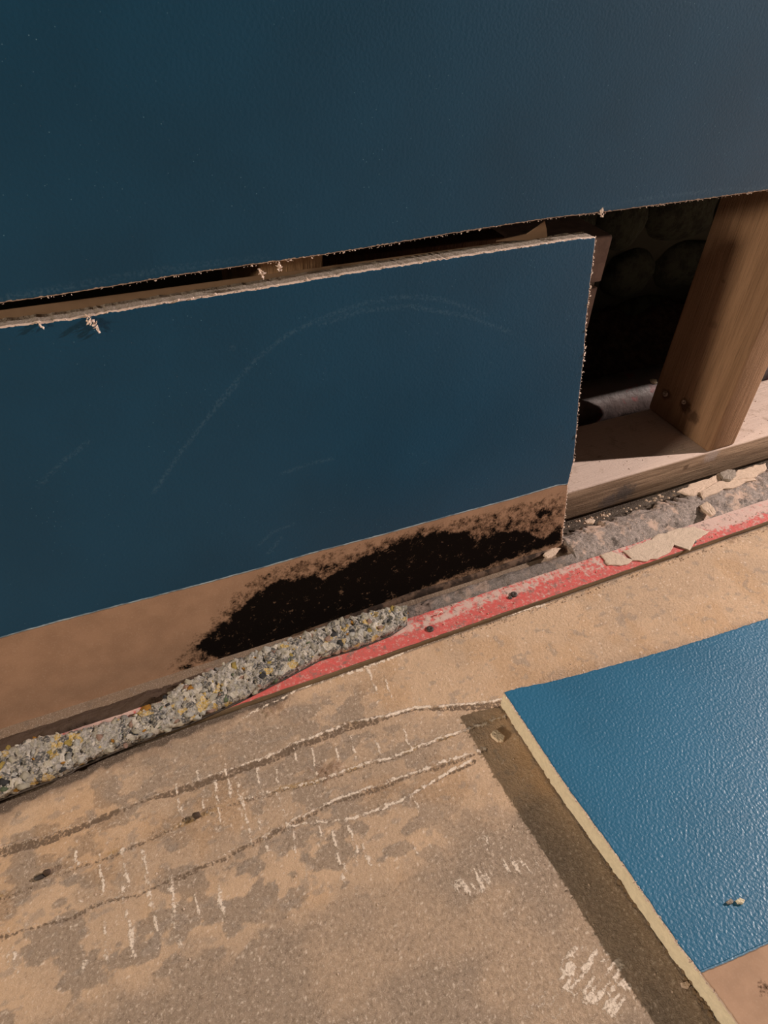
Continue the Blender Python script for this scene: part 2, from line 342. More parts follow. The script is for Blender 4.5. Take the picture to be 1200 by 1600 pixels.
c = t.mix(t.math('MULTIPLY', t.ramp(n2, .60, .70), .4), c, (.92, .78, .65))
n3 = t.noise(620, 4, .7)
dm = t.attr('shaded_grit'); pm_ = t.attr('pale_crust')
nn = t.math('SUBTRACT', n3, .5)
c = t.mix(t.math('MULTIPLY', t.ramp(t.math('MULTIPLY_ADD', nn, 2.2, dm), .38, .85), .9), c, (.15, .103, .07))
pf_ = t.ramp(t.math('MULTIPLY_ADD', nn, 2.4, pm_), .30, .72)
pf_ = t.math('MULTIPLY', pf_, t.ramp(pm_, .02, .15))
c = t.mix(pf_, c, (.88, .74, .61))
t.color(c); t.bump(t.math('ADD', t.math('MULTIPLY', pf_, .35), t.math('ADD', n1, t.math('MULTIPLY', n2, .4))), .0010)
M_floor = t.m
a = (smooth(-20, -15, Ym) * .85)[..., None]; C_ = C_ * (1 - a) + np.array([.05, .038, .03]) * a  # recess shade in the trench by the plate, put into the floor colour
me = grid_mesh('floor', np.stack([X, Y, H], -1), {'albedo': C_, 'grit': np.clip(g[..., 0], 0, 1), 'pale_crust': pale_m, 'shaded_grit': dark_m})
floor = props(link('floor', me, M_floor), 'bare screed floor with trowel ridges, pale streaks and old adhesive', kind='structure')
def floor_z(x, y):
    return float(H[min(len(xs) - 1, np.searchsorted(xs, x)), min(len(ys) - 1, np.searchsorted(ys, y))])

# gritty mortar ridge between gripper strip and timber plate
rx = np.concatenate([np.arange(-.95, .20, .0014), np.arange(.2, 1.6, .05)]); rt = np.linspace(0, 1, 46)
RX, RT = np.meshgrid(rx, rt, indexing='ij')
wall_side = np.where(RX < -.197, -.043, -.0190 + .008 * (fbm(RX * 1000 / 9, RX * 0, 3, 3) - .5) * 2); wall_side = np.where(RX < -.197, wall_side, wall_side)
RY = -.0575 + (wall_side + .0575) * RT
RZ = .0085 * np.sin(np.pi * np.clip(RT * .96 + .02, 0, 1)) ** .7
RZ = np.where(RX < -.197, RZ * (.25 + .4 * smooth(-.48, -.30, RX)), RZ)
RZ = RZ + (fbm(RX * 1000 / 11, RY * 1000 / 6, 4, 11) - .5) * .0040 + (fbm(RX * 1000 / 1.5, RY * 1000 / 1.5, 3, 12) - .5) * .0014
RZ = np.where(RT > .98, -.012, RZ); RZ = np.where(RT < .02, -.002, RZ)
t = NT('grey_mortar', .95, .15)
n1 = t.noise(260, 5, .7); n2 = t.noise(1100, 3, .7)
c = t.mix(t.ramp(n1, .35, .65), (.33, .28, .255), (.19, .165, .15)); c = t.mix(t.math('MULTIPLY', t.ramp(n2, .48, .68), .8), c, (.64, .53, .47)); c = t.mix(t.ramp(t.noise(60, 5, .7), .50, .62), c, (.58, .43, .35)); c = t.mix(t.math('MULTIPLY', t.ramp(t.noise(110, 5, .7), .56, .66), .8), c, (.09, .075, .068))
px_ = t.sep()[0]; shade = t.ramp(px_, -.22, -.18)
farl = t.ramp(px_, -.44, -.34); lc = t.mix(farl, (.085, .058, .043), t.mix(.5, c, (.09, .08, .075))); t.color(t.mix(shade, lc, c)); t.bump(t.math('ADD', t.math('MULTIPLY', n1, .4), n2), .0007)  # left part darkened: shade of the gap behind the foam, in the mortar colour
M_mortar = t.m
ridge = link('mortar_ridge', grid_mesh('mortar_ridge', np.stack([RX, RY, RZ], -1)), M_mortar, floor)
ridge['label'] = 'gritty grey mortar ridge along the foot of the wall'

# ------------------------------------------------------------------ boards
def board(parent, sdict, mats, frame, th, step, back_step=False):
    """four-sided board. frame=(origin, u, v, n): n points to the painted side.  sdict: B,T (polylines u->v), L,R (v->u), in mm"""
    O, U, Vv, N = frame
    B, T, L, R = (sdict[k] for k in 'BTLR')
    us, vs = sdict['us'], sdict['vs']                           # 0..1 parameters incl. edges
    S, Tt = np.meshgrid(us, vs, indexing='ij')
    fB = lambda u: np.interp(u, [p[0] for p in B], [p[1] for p in B]); fT = lambda u: np.interp(u, [p[0] for p in T], [p[1] for p in T])
    fL = lambda v: np.interp(v, [p[1] for p in L], [p[0] for p in L]); fR = lambda v: np.interp(v, [p[1] for p in R], [p[0] for p in R])
    v0, v1 = sdict['vr']
    vv = v0 + (v1 - v0) * Tt
    for _ in range(3):
        rg = sdict.get('rag', .5)
        l = fL(vv) + (fbm(vv / 2.2, vv * 0, 3, 5) - .5) * rg * 2.4; r = fR(vv) + (fbm(vv / 2.2, vv * 0 + 5, 3, 6) - .5) * rg * 2.4
        uu = l + (r - l) * S
        b = fB(uu) + (fbm(uu / 2.2, uu * 0, 3, 7) - .5) * rg * 2.4; tp = fT(uu) + (fbm(uu / 2.2, uu * 0 + 9, 3, 8) - .5) * rg * 2.4
        vv = b + (tp - b) * Tt
    # edge distance in mm -> slight rounding of the broken edge
    de = np.minimum.reduce([uu - l, r - uu, vv - b, tp - vv]); rnd = sdict.get('round', .8)
    dep = -rnd * .0006 * (1 - smooth(0, rnd, de)) - (de < .02) * .0004
    warp = sdict['warp'](uu, vv) if 'warp' in sdict else 0
    P = O + (uu / 1e3)[..., None] * U + (vv / 1e3)[..., None] * Vv + (dep + warp)[..., None] * N
    att = {'paint': vv - np.interp(uu, [p[0] for p in sdict['paint']], [p[1] for p in sdict['paint']]) if 'paint' in sdict else np.full(uu.shape, 50.0),
           'edge': 1 - smooth(.2, sdict.get('pale', 1.2), de),
           'mould': sdict['mould'](uu, vv) if 'mould' in sdict else np.full(uu.shape, -3.0),
           'scuff': sdict['scuff'](uu, vv) if 'scuff' in sdict else np.full(uu.shape, 50.0)}
    fp = link('painted_face', grid_mesh('painted_face', P, att), mats[0], parent)
    # core: skirt around the border, wandering as it goes back
    bi = [(i, 0) for i in range(len(us))] + [(len(us) - 1, j) for j in range(1, len(vs))] + [(i, len(vs) - 1) for i in range(len(us) - 2, -1, -1)] + [(0, j) for j in range(len(vs) - 2, 0, -1)]
    ring = np.array([P[i, j] for i, j in bi]); uvb = np.array([(uu[i, j], vv[i, j]) for i, j in bi])
    cen = ring.mean(0); rows = []
    fs = sdict.get('fs', [0, .13, .17, .4, .7, 1])
    for k, f in enumerate(fs):
        nz = (fbm(uvb[:, 0] / 4 + f * 1.5, uvb[:, 1] / 4 + f, 3, 9) - .5) * (.0009 if k > 1 else .0003 * k) + (.0002 if k > 1 else 0)
        inw = cen - ring; inw /= np.linalg.norm(inw, axis=1)[:, None]
        rows.append(ring - N * th * f + inw * (nz + .0003 * (k > 0))[:, None])
    Rw = np.stack(rows, 1); Rw = np.concatenate([Rw, Rw[:1]], 0)
    link('paper_edge', grid_mesh('paper_edge', Rw[:, :2]), mats[2] if len(mats) > 2 else M_paper, parent)
    me = grid_mesh('core', Rw[:, 1:])
    # back face
    link('core', me, mats[1], parent)
    bk = ring - N * (th - .0002); corners = [0, len(us) - 1, len(us) + len(vs) - 2, 2 * len(us) + len(vs) - 3]
    V = [bk[i] for i in corners]; V2 = [v - N * .0006 for v in V]
    link('backing_paper', mesh('backing_paper', V + V2, [(0, 1, 2, 3), (7, 6, 5, 4), (0, 4, 5, 1), (1, 5, 6, 2), (2, 6, 7, 3), (3, 7, 4, 0)]), M_paper_back, parent)
    return fp
t = NT('brown_backing_paper', .9, .1); t.color(t.mix(t.noise(200, 4), (.34, .23, .15), (.26, .17, .11))); M_paper_back = t.m

def curls(name, pts, n, mat, parent, size=(.0005, .0016), spread=.0008, seed=1, normal=(0, -1, 0)):
    """tiny torn shreds of paper along a 3-D polyline, one joined mesh"""
    r = random.Random(seed); V = []; Fc = []; pts = [np.array(p) for p in pts]
    L = [np.linalg.norm(b - a) for a, b in zip(pts[:-1], pts[1:])]; tot = sum(L)
    for i in range(n):
        s = r.random() * tot; k = 0
        while k < len(L) - 1 and s > L[k]: s -= L[k]; k += 1
        c = pts[k] + (pts[k + 1] - pts[k]) * (s / L[k]) + np.array([r.gauss(0, spread) for _ in range(3)]) * .7
        sz = r.uniform(*size) * (1 if r.random() > .06 else 2.0); base = len(V)
        a = np.array([r.gauss(0, 1) for _ in range(3)]); a /= np.linalg.norm(a); b = np.cross(a, [r.gauss(0, 1) for _ in range(3)]); b /= np.linalg.norm(b); cc = np.cross(a, b)
        for q in (a * 1.4, -a * 1.2, b, -b * .7, cc * .35, -cc * .35): V.append(c + q * sz * r.uniform(.6, 1.1))
        for f in ((0, 2, 4), (2, 1, 4), (1, 3, 4), (3, 0, 4), (2, 0, 5), (1, 2, 5), (3, 1, 5), (0, 3, 5)): Fc.append(tuple(base + j for j in f))
    o = link(name, mesh(name, V, Fc), mat, parent); o['kind'] = 'stuff'; return o

# --- the wall lining above the cut
wall = empty('wall_back', (0, 0, 0), 'dark blue painted plasterboard wall, cut off level above the floor', kind='structure')
YF = -.0125
cut = [tuple(on_y(p, YF)[[0, 2]] * 1000) for p in [(-160, 482), (0, 475), (100, 461), (200, 445), (300, 428), (400, 414), (500, 400), (600, 384), (700, 367), (800, 351), (860, 342), (940, 333), (1030, 321), (1100, 312), (1200, 298), (1340, 277)]]
cut = [(-2150, cut[0][1])] + cut + [(2150, cut[-1][1])]
us = np.unique(np.concatenate([np.linspace(0, .33, 12), (np.arange(-.72, .12, .0011) + 2.15) / 4.3, np.linspace(.56, 1, 12)]))
vs = np.concatenate([[0, .0004 / 2.1, .0009 / 2.1, .0016 / 2.1, .003 / 2.1, .006 / 2.1, .012 / 2.1], np.linspace(.02, 1, 14)])
def scuff_wall(u, v):
    segs = [[(180, 152), (240, 138), (300, 130), (440, 121), (480, 116)], [(878, 262), (890, 300)], [(0, 468), (60, 458), (130, 444), (220, 428), (330, 412), (420, 400)], [(10, 463), (110, 446), (260, 420), (360, 407)], [(925, 328), (1000, 312), (1100, 300), (1200, 291)]]
    return np.minimum.reduce([seg_dist(u, v, [tuple(on_y(p, YF)[[0, 2]] * 1000) for p in s])[0] for s in segs])
fr = (np.array([0, YF, 0.]), np.array([1., 0, 0]), np.array([0, 0, 1.]), np.array([0, -1., 0]))
board(wall, dict(B=cut, T=[(-2150, 2400), (2150, 2400)], L=[(-2150, 0), (-2150, 2400)], R=[(2150, 0), (2150, 2400)], us=us, vs=vs, vr=(290, 2400), scuff=scuff_wall, pale=1.5, round=1.0, rag=.3), (M_face_wall, M_gyp_grey_shade), fr, .0125, 1)
curls('torn_paper', [(p[0] / 1e3, YF - .0002, p[1] / 1e3) for p in cut[1:-1]], 260, M_paper, wall, (.0002, .0006), .0003, 4)
for k, p in enumerate([(939, 330), (407, 424), (435, 413)]):
    q = on_y(p, YF - .001); curls('paper_curl', [q, q + [.001, -.001, -.0035]], 16, M_paper, wall, (.0005, .0013), .0010, 20 + k)

# --- leaning offcut, still standing roughly where it was cut out
A_ = np.array([0, -.0345, 0.]); B_ = np.array([0, -.0135, .280]); Vd = unit(B_ - A_); Nd = np.array([0, -Vd[2], Vd[1]])
def lean(p, off=0.0):
    q = on_plane(p, A_ + Nd * off, Nd); return (q[0] * 1000, np.dot(q - A_, Vd) * 1000)
topl = [(-980, lean((-150, 530))[1])] + [lean(p) for p in [(-60, 520), (0, 512), (60, 504), (100, 500), (200, 482), (300, 466), (400, 451), (500, 434), (600, 418), (700, 403), (800, 388), (860, 379), (900, 373), (932, 370)]]
botl = [(-980, lean((0, 1150))[1])] + [lean(p) for p in [(-60, 1172), (0, 1150), (58, 1129), (160, 1094), (327, 1049), (408, 1020), (520, 980), (642, 941), (760, 904), (840, 872), (868, 861), (880, 856)]]
rgt = [lean(p) for p in [(878, 858), (880, 830), (884, 800), (888, 757), (897, 720), (901, 680), (906, 620), (913, 560), (917, 500), (925, 430), (932, 370)]]
pnt = [(-980, lean((0, 997))[1])] + [lean(p) for p in [(0, 997), (100, 969), (200, 943), (300, 917), (400, 890), (500, 861), (600, 835), (700, 807), (800, 780), (870, 759), (888, 757)]]
lft = [(topl[0][0] , -20), (topl[0][0] , 400)]
mould_polys = [([(300, 1012), (330, 985), (400, 925), (435, 905), (475, 895), (510, 900), (560, 868), (600, 855), (640, 836), (700, 828), (738, 826), (742, 840), (790, 826), (830, 828), (850, 840), (878, 815), (878, 848), (800, 874), (720, 898), (650, 926), (600, 945), (560, 958), (470, 998), (400, 1018), (340, 1036)], 1.15),
    ([(832, 800), (850, 792), (866, 795), (862, 808), (840, 812)], 1.0), ([(275, 1040), (300, 1036), (305, 1044), (285, 1048)], .9), ([(640, 930), (760, 893), (850, 862), (858, 868), (760, 903), (650, 938)], .28),
    ([(255, 1050), (330, 965), (400, 895), (480, 868), (560, 852), (650, 822), (740, 802), (884, 766), (886, 800), (870, 858), (640, 940), (400, 1026)], .16), ([(330, 1000), (420, 910), (500, 878), (640, 832), (740, 815), (860, 800), (860, 850), (640, 920), (400, 1020)], .42)]
mpl = [([lean(p) for p in P], s) for P, s in mould_polys]
def mould(u, v):
    out = np.full(u.shape, -3.0); m = (v < 80)
    for P, s in mpl:
        sd = poly_sdf(u[m] + (fbm(u[m] / 6, v[m] / 6, 3, 2) - .5) * 5, v[m] + (fbm(u[m] / 6, v[m] / 6, 3, 6) - .5) * 4, P)
        wdt = 4.0 if s > .5 else 6.0
        out[m] = np.maximum(out[m], -1.1 + (s + 1.1) * smooth(-wdt * 1.6, wdt * 1.5, sd))
    return out
arcs = [[(330, 640), (400, 560), (450, 522), (486, 504), (527, 487), (573, 472), (620, 464), (667, 464), (700, 470), (760, 492)], [(500, 508), (560, 486), (640, 478), (730, 494), (800, 520)], [(240, 770), (280, 710), (330, 645), (370, 600)], [(405, 850), (425, 832), (458, 818)], [(418, 865), (440, 840)], [(440, 740), (480, 725), (520, 716)], [(360, 545), (364, 543)], [(660, 725), (668, 722)], [(60, 760), (100, 720), (140, 690)]]
def scuff(u, v): return np.minimum.reduce([seg_dist(u, v, [lean(p) for p in s])[0] for s in arcs]) + 0
W_ = rgt[0][0] - lft[0][0]
off = empty('plasterboard_offcut', (-.42, -.034, .001), 'blue offcut of plasterboard standing against the studs, black mould along its bare lower band', 'plasterboard')
def fine_edges(n_mm, step, fine=(.3, .8, 1.5)):
    a = np.arange(3, n_mm - 3, step); return np.unique(np.concatenate([[0], fine, a, [n_mm - f for f in fine], [n_mm]])) / n_mm
us = fine_edges(W_, 1.0); vs_ = np.unique(np.concatenate([[0, .3, .8, 1.5], np.arange(2.5, 80, 1.0), np.arange(80, 285, 1.6), [287.2, 288.2, 288.7, 289]])) / 289
def lw(u, v): return .0005 * np.sin(u / 90.0) * smooth(0, 250, v)
board(off, dict(B=botl, T=topl, L=lft, R=rgt, us=us, vs=vs_, vr=(0, 285), paint=pnt, mould=mould, scuff=scuff, warp=lw, pale=1.0, rag=.45, round=.9), (M_face_lean, M_gyp_grey_shade), (A_, np.array([1., 0, 0]), Vd, Nd), .0125, 1)
def L3(q, offn=0.0): return A_ + np.array([q[0] / 1e3, 0, 0]) + Vd * q[1] / 1e3 + Nd * offn
curls('torn_paper', [L3(p) for p in topl], 300, M_paper, off, (.0002, .0007), .0004, 5)
curls('torn_paper', [L3(p, -.0006) for p in rgt], 260, M_paper, off, (.0003, .0011), .0005, 6)
for k, p in enumerate([(143, 500), (147, 507), (60, 503), (135, 497)]):
    q = L3(lean(p), .0008); curls('paper_curl', [q, q + [.0015, -.0008, -.003]], 14, M_paper, off, (.0005, .0012), .0009, 30 + k)
# torn flap standing up behind the top edge
fp_ = [L3(lean(p), -.011) for p in [(790, 385), (838, 374), (857, 361), (867, 352), (870, 366), (871, 381)]]
V = fp_ + [q + np.array([.0004, .0009, .0003]) for q in fp_]; nf = len(fp_)
link('paper_flap', mesh('paper_flap', V, [tuple(range(nf)), tuple(range(2 * nf - 1, nf - 1, -1))] + [(i, i + nf, (i + 1) % nf + nf, (i + 1) % nf) for i in range(nf)]), M_paper_back, off)
# paper lip peeling away along the foot
lip = [(455, 992), (520, 968), (600, 941), (642, 925), (700, 908), (760, 890), (820, 869), (868, 855)]
P = []
for k, p in enumerate(lip):
    a = L3(lean(p), .0003); b = L3(lean((p[0] + 3, p[1] + 8 + 5 * math.sin(k * .9))), .0026); c = L3(lean((p[0] + 8, p[1] + 17)), .0012)
    P.append([a, (a + b) / 2 + Nd * .0006, b, c])
t = NT('peeling_paper', .95, .1); n = t.noise(90, 5, .65); n3 = t.noise(14, 4)
c = t.mix(t.ramp(n, .4, .6), (.13, .085, .062), (.030, .021, .017)); c = t.mix(t.ramp(t.sep()[0], -.225, -.205), c, (.48, .34, .25)); t.color(c); t.bump(n, .001)
lp = link('peeling_paper', grid_mesh('peeling_paper', np.array(P)), t.m, off); lp['label'] = 'brown mouldy paper lip peeling off along the foot'
so = lp.modifiers.new('s', 'SOLIDIFY'); so.thickness = .0006

# --- offcut lying on the floor, painted side up
ZT = .0175
def fl(p): q = on_z(p, ZT); return (q[0] * 1000, q[1] * 1000)
lfl = [fl(p) for p in [(1230, 1706), (1170, 1625), (1125, 1562), (1094, 1520), (1062, 1479), (967, 1342), (879, 1221), (830, 1147), (786, 1081)]]
tfl = [fl(p) for p in [(786, 1081), (810, 1074), (860, 1064), (960, 1038), (1060, 1010), (1130, 988), (1200, 965)]]
sl = (tfl[-1][1] - tfl[-3][1]) / (tfl[-1][0] - tfl[-3][0]); tfl.append((110, tfl[-1][1] + sl * (110 - tfl[-1][0])))
pfl = [fl(p) for p in [(1094, 1520), (1140, 1501), (1200, 1474)]]; s2 = (pfl[-1][1] - pfl[0][1]) / (pfl[-1][0] - pfl[0][0]); pfl.append((110, pfl[-1][1] + s2 * (110 - pfl[-1][0]))); pfl.insert(0, (-400, pfl[0][1] - s2 * (400 + pfl[0][0])))
bfl = [(-360, -424), (110, -431)]
off2 = empty('plasterboard_offcut', (-.2, -.27, .002), 'blue offcut of plasterboard lying flat on the floor with a cream cut edge', 'plasterboard')
W2 = 455; us = fine_edges(W2, 1.8); vs_ = fine_edges(270, 1.8)
def scf(u, v): return np.minimum.reduce([seg_dist(u, v, [fl(p) for p in s])[0] for s in [[(1075, 1420), (1120, 1392), (1200, 1352)], [(1130, 1376), (1140, 1368)], [(935, 1070), (941, 1072)], [(793, 1086), (797, 1092)]]])
def mf2(u, v):
    q = fl((1190, 1545)); return -1.4 + 1.2 * smooth(14, 2, np.hypot((u - q[0]), (v - q[1])))
board(off2, dict(B=bfl, T=tfl, L=lfl, R=[(110, -500), (110, -100)], us=us, vs=vs_, vr=(-424, -158), paint=[(a, b) for a, b in pfl], scuff=scf, mould=mf2, pale=.8, rag=.5, round=.8), (M_face_floor, M_gyp, M_gyp), (np.array([0, 0, ZT]), np.array([1., 0, 0]), np.array([0, 1., 0]), np.array([0, 0, 1.])), .015, 1)
curls('torn_paper', [(p[0] / 1e3, p[1] / 1e3, ZT - .0004) for p in lfl[2:]], 240, M_paper, off2, (.0003, .0009), .0005, 8)
curls('torn_paper', [(p[0] / 1e3, p[1] / 1e3, ZT - .0006) for p in tfl], 240, M_paper, off2, (.0003, .0009), .0005, 9)
# broken plaster under the left edge
V = []; Fc = []; r = random.Random(12)
for i in range(150):
    f = (r.random() ** .6); q = on_z((783 + (1118 - 783) * f, 1104 + (1592 - 1104) * f), .002); c = np.array([q[0] + r.uniform(-.0015, .004), q[1] + r.uniform(-.002, .002), r.uniform(.0006, .0022)]); s = r.uniform(.0008, .0022); b = len(V)
    for dx, dy, dz in ((1, 0, 0), (-1, 0, 0), (0, 1, 0), (0, -1, 0), (0, 0, .6), (0, 0, -.6)): V.append(c + np.array([dx, dy, dz]) * s * r.uniform(.6, 1.3))
    for f_ in ((0, 2, 4), (2, 1, 4), (1, 3, 4), (3, 0, 4), (2, 0, 5), (1, 2, 5), (3, 1, 5), (0, 3, 5)): Fc.append(tuple(b + j for j in f_))
o = link('broken_core', mesh('broken_core', V, Fc), M_crumb, off2); o['kind'] = 'stuff'; o['label'] = 'crumbling brown core under the cut edge'

# ------------------------------------------------------------------ timber frame
kn = [(tuple(on_x((1041, 617), 0)), .009, .75), (tuple(on_x((1071, 634), 0)), .010, .85), (tuple(on_x((1084, 652), 0)), .009, .7), (tuple(on_x((1115, 508), 0)), .006, .3), (tuple(on_x((1130, 440), 0)), .003, .4)]
M_stud = wood('stud_wood', (.34, .205, .12), (.255, .15, .085), knots=kn)
PT = .034
stud = empty('wall_stud', (.019, .045, PT), 'bare brown upright timber stud with two nail heads, standing in the open bay', 'timber')
link('timber', box('timber', (0, 0, PT), (.038, .089, 2.4), .0022, .00015, 1, 24), M_stud, stud)
def nail(name, c, rad, nrm, mat, parent):
    nrm = unit(nrm); a = unit(np.cross(nrm, [.3, .5, .8])); b = np.cross(nrm, a); V = []; Fc = []; K = 10
    for k, (rr, h) in enumerate([(rad, -.001), (rad, .0006), (rad * .8, .0012), (rad * .3, .0010), (rad * .1, .0005)]):
        for i in range(K):
            an = 2 * math.pi * i / K; V.append(np.array(c) + nrm * h + (a * math.cos(an) + b * math.sin(an)) * rr)
        if k:
            for i in range(K): Fc.append(((k - 1) * K + i, (k - 1) * K + (i + 1) % K, k * K + (i + 1) % K, k * K + i))
    Fc.append(tuple(range(4 * K, 5 * K))); return link(name, mesh(name, V, Fc, True), mat, parent)
t = NT('dull_steel', .5, .5); t.b.inputs['Metallic'].default_value = .3; t.color(t.mix(t.ramp(t.noise(400, 3), .4, .6), (.50, .40, .32), (.20, .13, .09))); M_nail = t.m
nail('nail_head', on_x((1040, 615), 0), .0033, (-1, 0, .3), M_nail, stud)
nail('nail_head', on_x((1069, 628), 0), .0027, (-1, -.2, .5), M_nail, stud)
stud2 = empty('wall_stud', (-.4424, .045, PT), 'timber stud seen as a brown patch through the slot above the leaning offcut', 'timber')
link('timber', box('timber', (-.4616, 0, PT), (-.4233, .089, 2.4), .0015, .00015, 2, 24), wood('stud_wood_dusty', (.34, .21, .12), (.25, .15, .08)), stud2)
stn = [(tuple(on_y((975, 770), 0)), .020, (.10, .085, .08)), (tuple(on_y((950, 784), 0)), .015, (.15, .12, .11)), (tuple(on_y((1112, 712), 0)), .014, (.36, .29, .26)), (tuple(on_y((1072, 730), 0)), .006, (.10, .06, .035))]
M_plate = wood('plate_wood', (.40, .28, .19), (.19, .125, .08), grain=(3, 62, 62), dust=(.60, .47, .40), stain=stn)
plate = props(link('sole_plate', box('sole_plate', (-2.1, 0, -.004), (2.1, .089, PT), .0030, .00025, 3, 160), M_plate), 'dusty horizontal timber sole plate under the studs, grey stain on its face', 'timber')
# brown board lodged in the bay behind the slot
bb = box('timber', (-.4225, .050, .036), (-.258, .068, .262), .001, .0003, 5, 6)
tb = props(link('board_offcut', bb, wood('brown_board', (.20, .105, .06), (.13, .065, .038), grain=(40, 40, 3))), 'dark brown board wedged behind the leaning offcut, seen through the slot', 'board')
bb = box('timber', (-.60, .055, .036), (-.463, .070, .245), .001, .0003, 6, 6)
tb = props(link('board_offcut', bb, wood('dark_board', (.10, .06, .04), (.07, .04, .025), grain=(40, 40, 3))), 'nearly black board left of the second stud, seen through the slot', 'board')

# ------------------------------------------------------------------ cavity behind the frame
cav = empty('wall_cavity', (.0, .30, 0), 'dark rubble stone wall behind the stud frame', kind='structure')
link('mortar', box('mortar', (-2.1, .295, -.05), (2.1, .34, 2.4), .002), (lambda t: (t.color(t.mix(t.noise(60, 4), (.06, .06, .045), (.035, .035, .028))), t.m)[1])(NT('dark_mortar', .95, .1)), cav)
def rock(name, c, s, mat, parent=None, seed=0, sub=2, amp=.22, rotz=0, smooth_shade=True, freq=2.2):
    import bmesh
    bm = bmesh.new(); bmesh.ops.create_icosphere(bm, subdivisions=sub, radius=1); r = random.Random(seed); ph = [r.uniform(0, 6) for _ in range(6)]
    for v in bm.verts:
        p = v.co; k = 1 + amp * (math.sin(p.x * freq + ph[0]) * math.cos(p.y * freq + ph[1]) + .6 * math.sin(p.z * freq * 1.7 + ph[2] + p.x * 2) + .35 * math.sin(p.y * 5 + ph[3]) * math.sin(p.x * 5 + ph[4]))
        q = p * k; m = max(abs(q.x), abs(q.y), abs(q.z)); q = q * (1 - .25 * (m - .7))
        x, y = q.x * s[0], q.y * s[1]; v.co = Vector((c[0] + x * math.cos(rotz) - y * math.sin(rotz), c[1] + x * math.sin(rotz) + y * math.cos(rotz), c[2] + q.z * s[2]))
    me = bpy.data.meshes.new(name); bm.to_mesh(me); bm.free(); me.polygons.foreach_set('use_smooth', [smooth_shade] * len(me.polygons))
    return link(name, me, mat, parent)
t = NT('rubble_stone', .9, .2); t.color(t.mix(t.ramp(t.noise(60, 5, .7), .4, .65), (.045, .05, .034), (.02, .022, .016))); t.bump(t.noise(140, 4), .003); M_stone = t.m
r = random.Random(5); z = -.01; row = 0
while z < .46:
    h = r.uniform(.045, .08); x = -.30 + (row % 2) * .05
    while x < .62:
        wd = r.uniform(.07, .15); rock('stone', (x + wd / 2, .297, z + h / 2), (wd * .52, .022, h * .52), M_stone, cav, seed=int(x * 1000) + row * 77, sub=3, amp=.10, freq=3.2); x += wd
    z += h; row += 1
# dirt and rubble on the cavity floor
gx = np.arange(-.75, .9, .004); gy_ = np.arange(.092, .30, .004); GX, GY = np.meshgrid(gx, gy_, indexing='ij')
GZ = -.009 + .05 * smooth(.17, .29, GY) + ((fbm(GX * 1000 / 30, GY * 1000 / 30, 4, 4) - .5) * .022 + (fbm(GX * 1000 / 7, GY * 1000 / 7, 3, 5) - .5) * .008) * smooth(.158, .18, GY)
pe_x = on_y((959, 368), .150)[0]
GZ = np.where((GX > pe_x - .125) & (GX < pe_x + .012) & (GY > .142), -.009, GZ)
t = NT('cavity_dirt', .95, .1); t.color(t.mix(t.ramp(t.noise(90, 5, .7), .35, .65), (.075, .05, .04), (.03, .02, .017))); t.bump(t.noise(300, 4), .002)
props(link('dirt_fill', grid_mesh('dirt_fill', np.stack([GX, GY, GZ], -1)), t.m), 'brown dirt and rubble filling the cavity floor behind the timber frame', 'dirt', kind='stuff')
# pink-stained pipe lying behind the plate
cyp, czp, rp = .138, .020, .026; ax_ = np.arange(-.75, .9, .006); an = np.linspace(0, 2 * math.pi, 29)
PX, PA = np.meshgrid(ax_, an, indexing='ij'); rr = rp + (fbm(PX * 1000 / 25, PA * 2, 3, 7) - .5) * .003
t = NT('stained_pipe', .55, .4); c = t.mix(t.ramp(t.noise(26, 4, .6), .45, .65), (.085, .062, .058), (.05, .037, .035)); c = t.mix(t.ramp(t.noise(34, 3, .5, dist=1.0), .58, .64), c, (.12, .035, .035)); t.color(c); t.bump(t.noise(200, 3), .0006)
pipe = empty('pipe', (0, cyp, czp), 'pale pipe with red smears lying in the cavity behind the sole plate', 'pipe')
link('pipe_wall', grid_mesh('pipe_wall', np.stack([PX, cyp + rr * np.cos(PA), czp + rr * np.sin(PA)], -1)), t.m, pipe)
q = on_z((1020, 597), .040); rock('plaster_blob', (q[0], q[1], .041), (.006, .005, .004), M_gyp, pipe, 3, 1)
# brick pier
M_brk = (lambda t: (t.color(t.mix(t.ramp(t.noise(90, 5), .35, .7), (.62, .48, .43), (.47, .36, .32))), t.bump(t.noise(220, 4), .001), t.m)[2])(NT('pale_brick', .9, .15))
pe_x = on_y((959, 368), .150)[0]; pz = on_y((959, 368), .150)[2]
pier = empty('brick_pier', (pe_x - .05, .20, .0), 'stack of pale bricks in the cavity beside the leaning offcut right edge', 'brick pier')
bh = .052; z = pz
r = random.Random(2); k = 0
while z > .02:
    dx = r.uniform(-.002, .002); z0 = max(z - bh + .004, -.006)
    link('brick', box('brick', (pe_x - .105 + dx, .150 + r.uniform(0, .002), z0), (pe_x + dx, .250, z), .0028, .0004, k), M_brk, pier); z -= bh; k += 1
link('mortar', box('mortar', (pe_x - .103, .155, -.006), (pe_x - .004, .247, pz - .01), .001), M_gyp_grey_shade, pier)

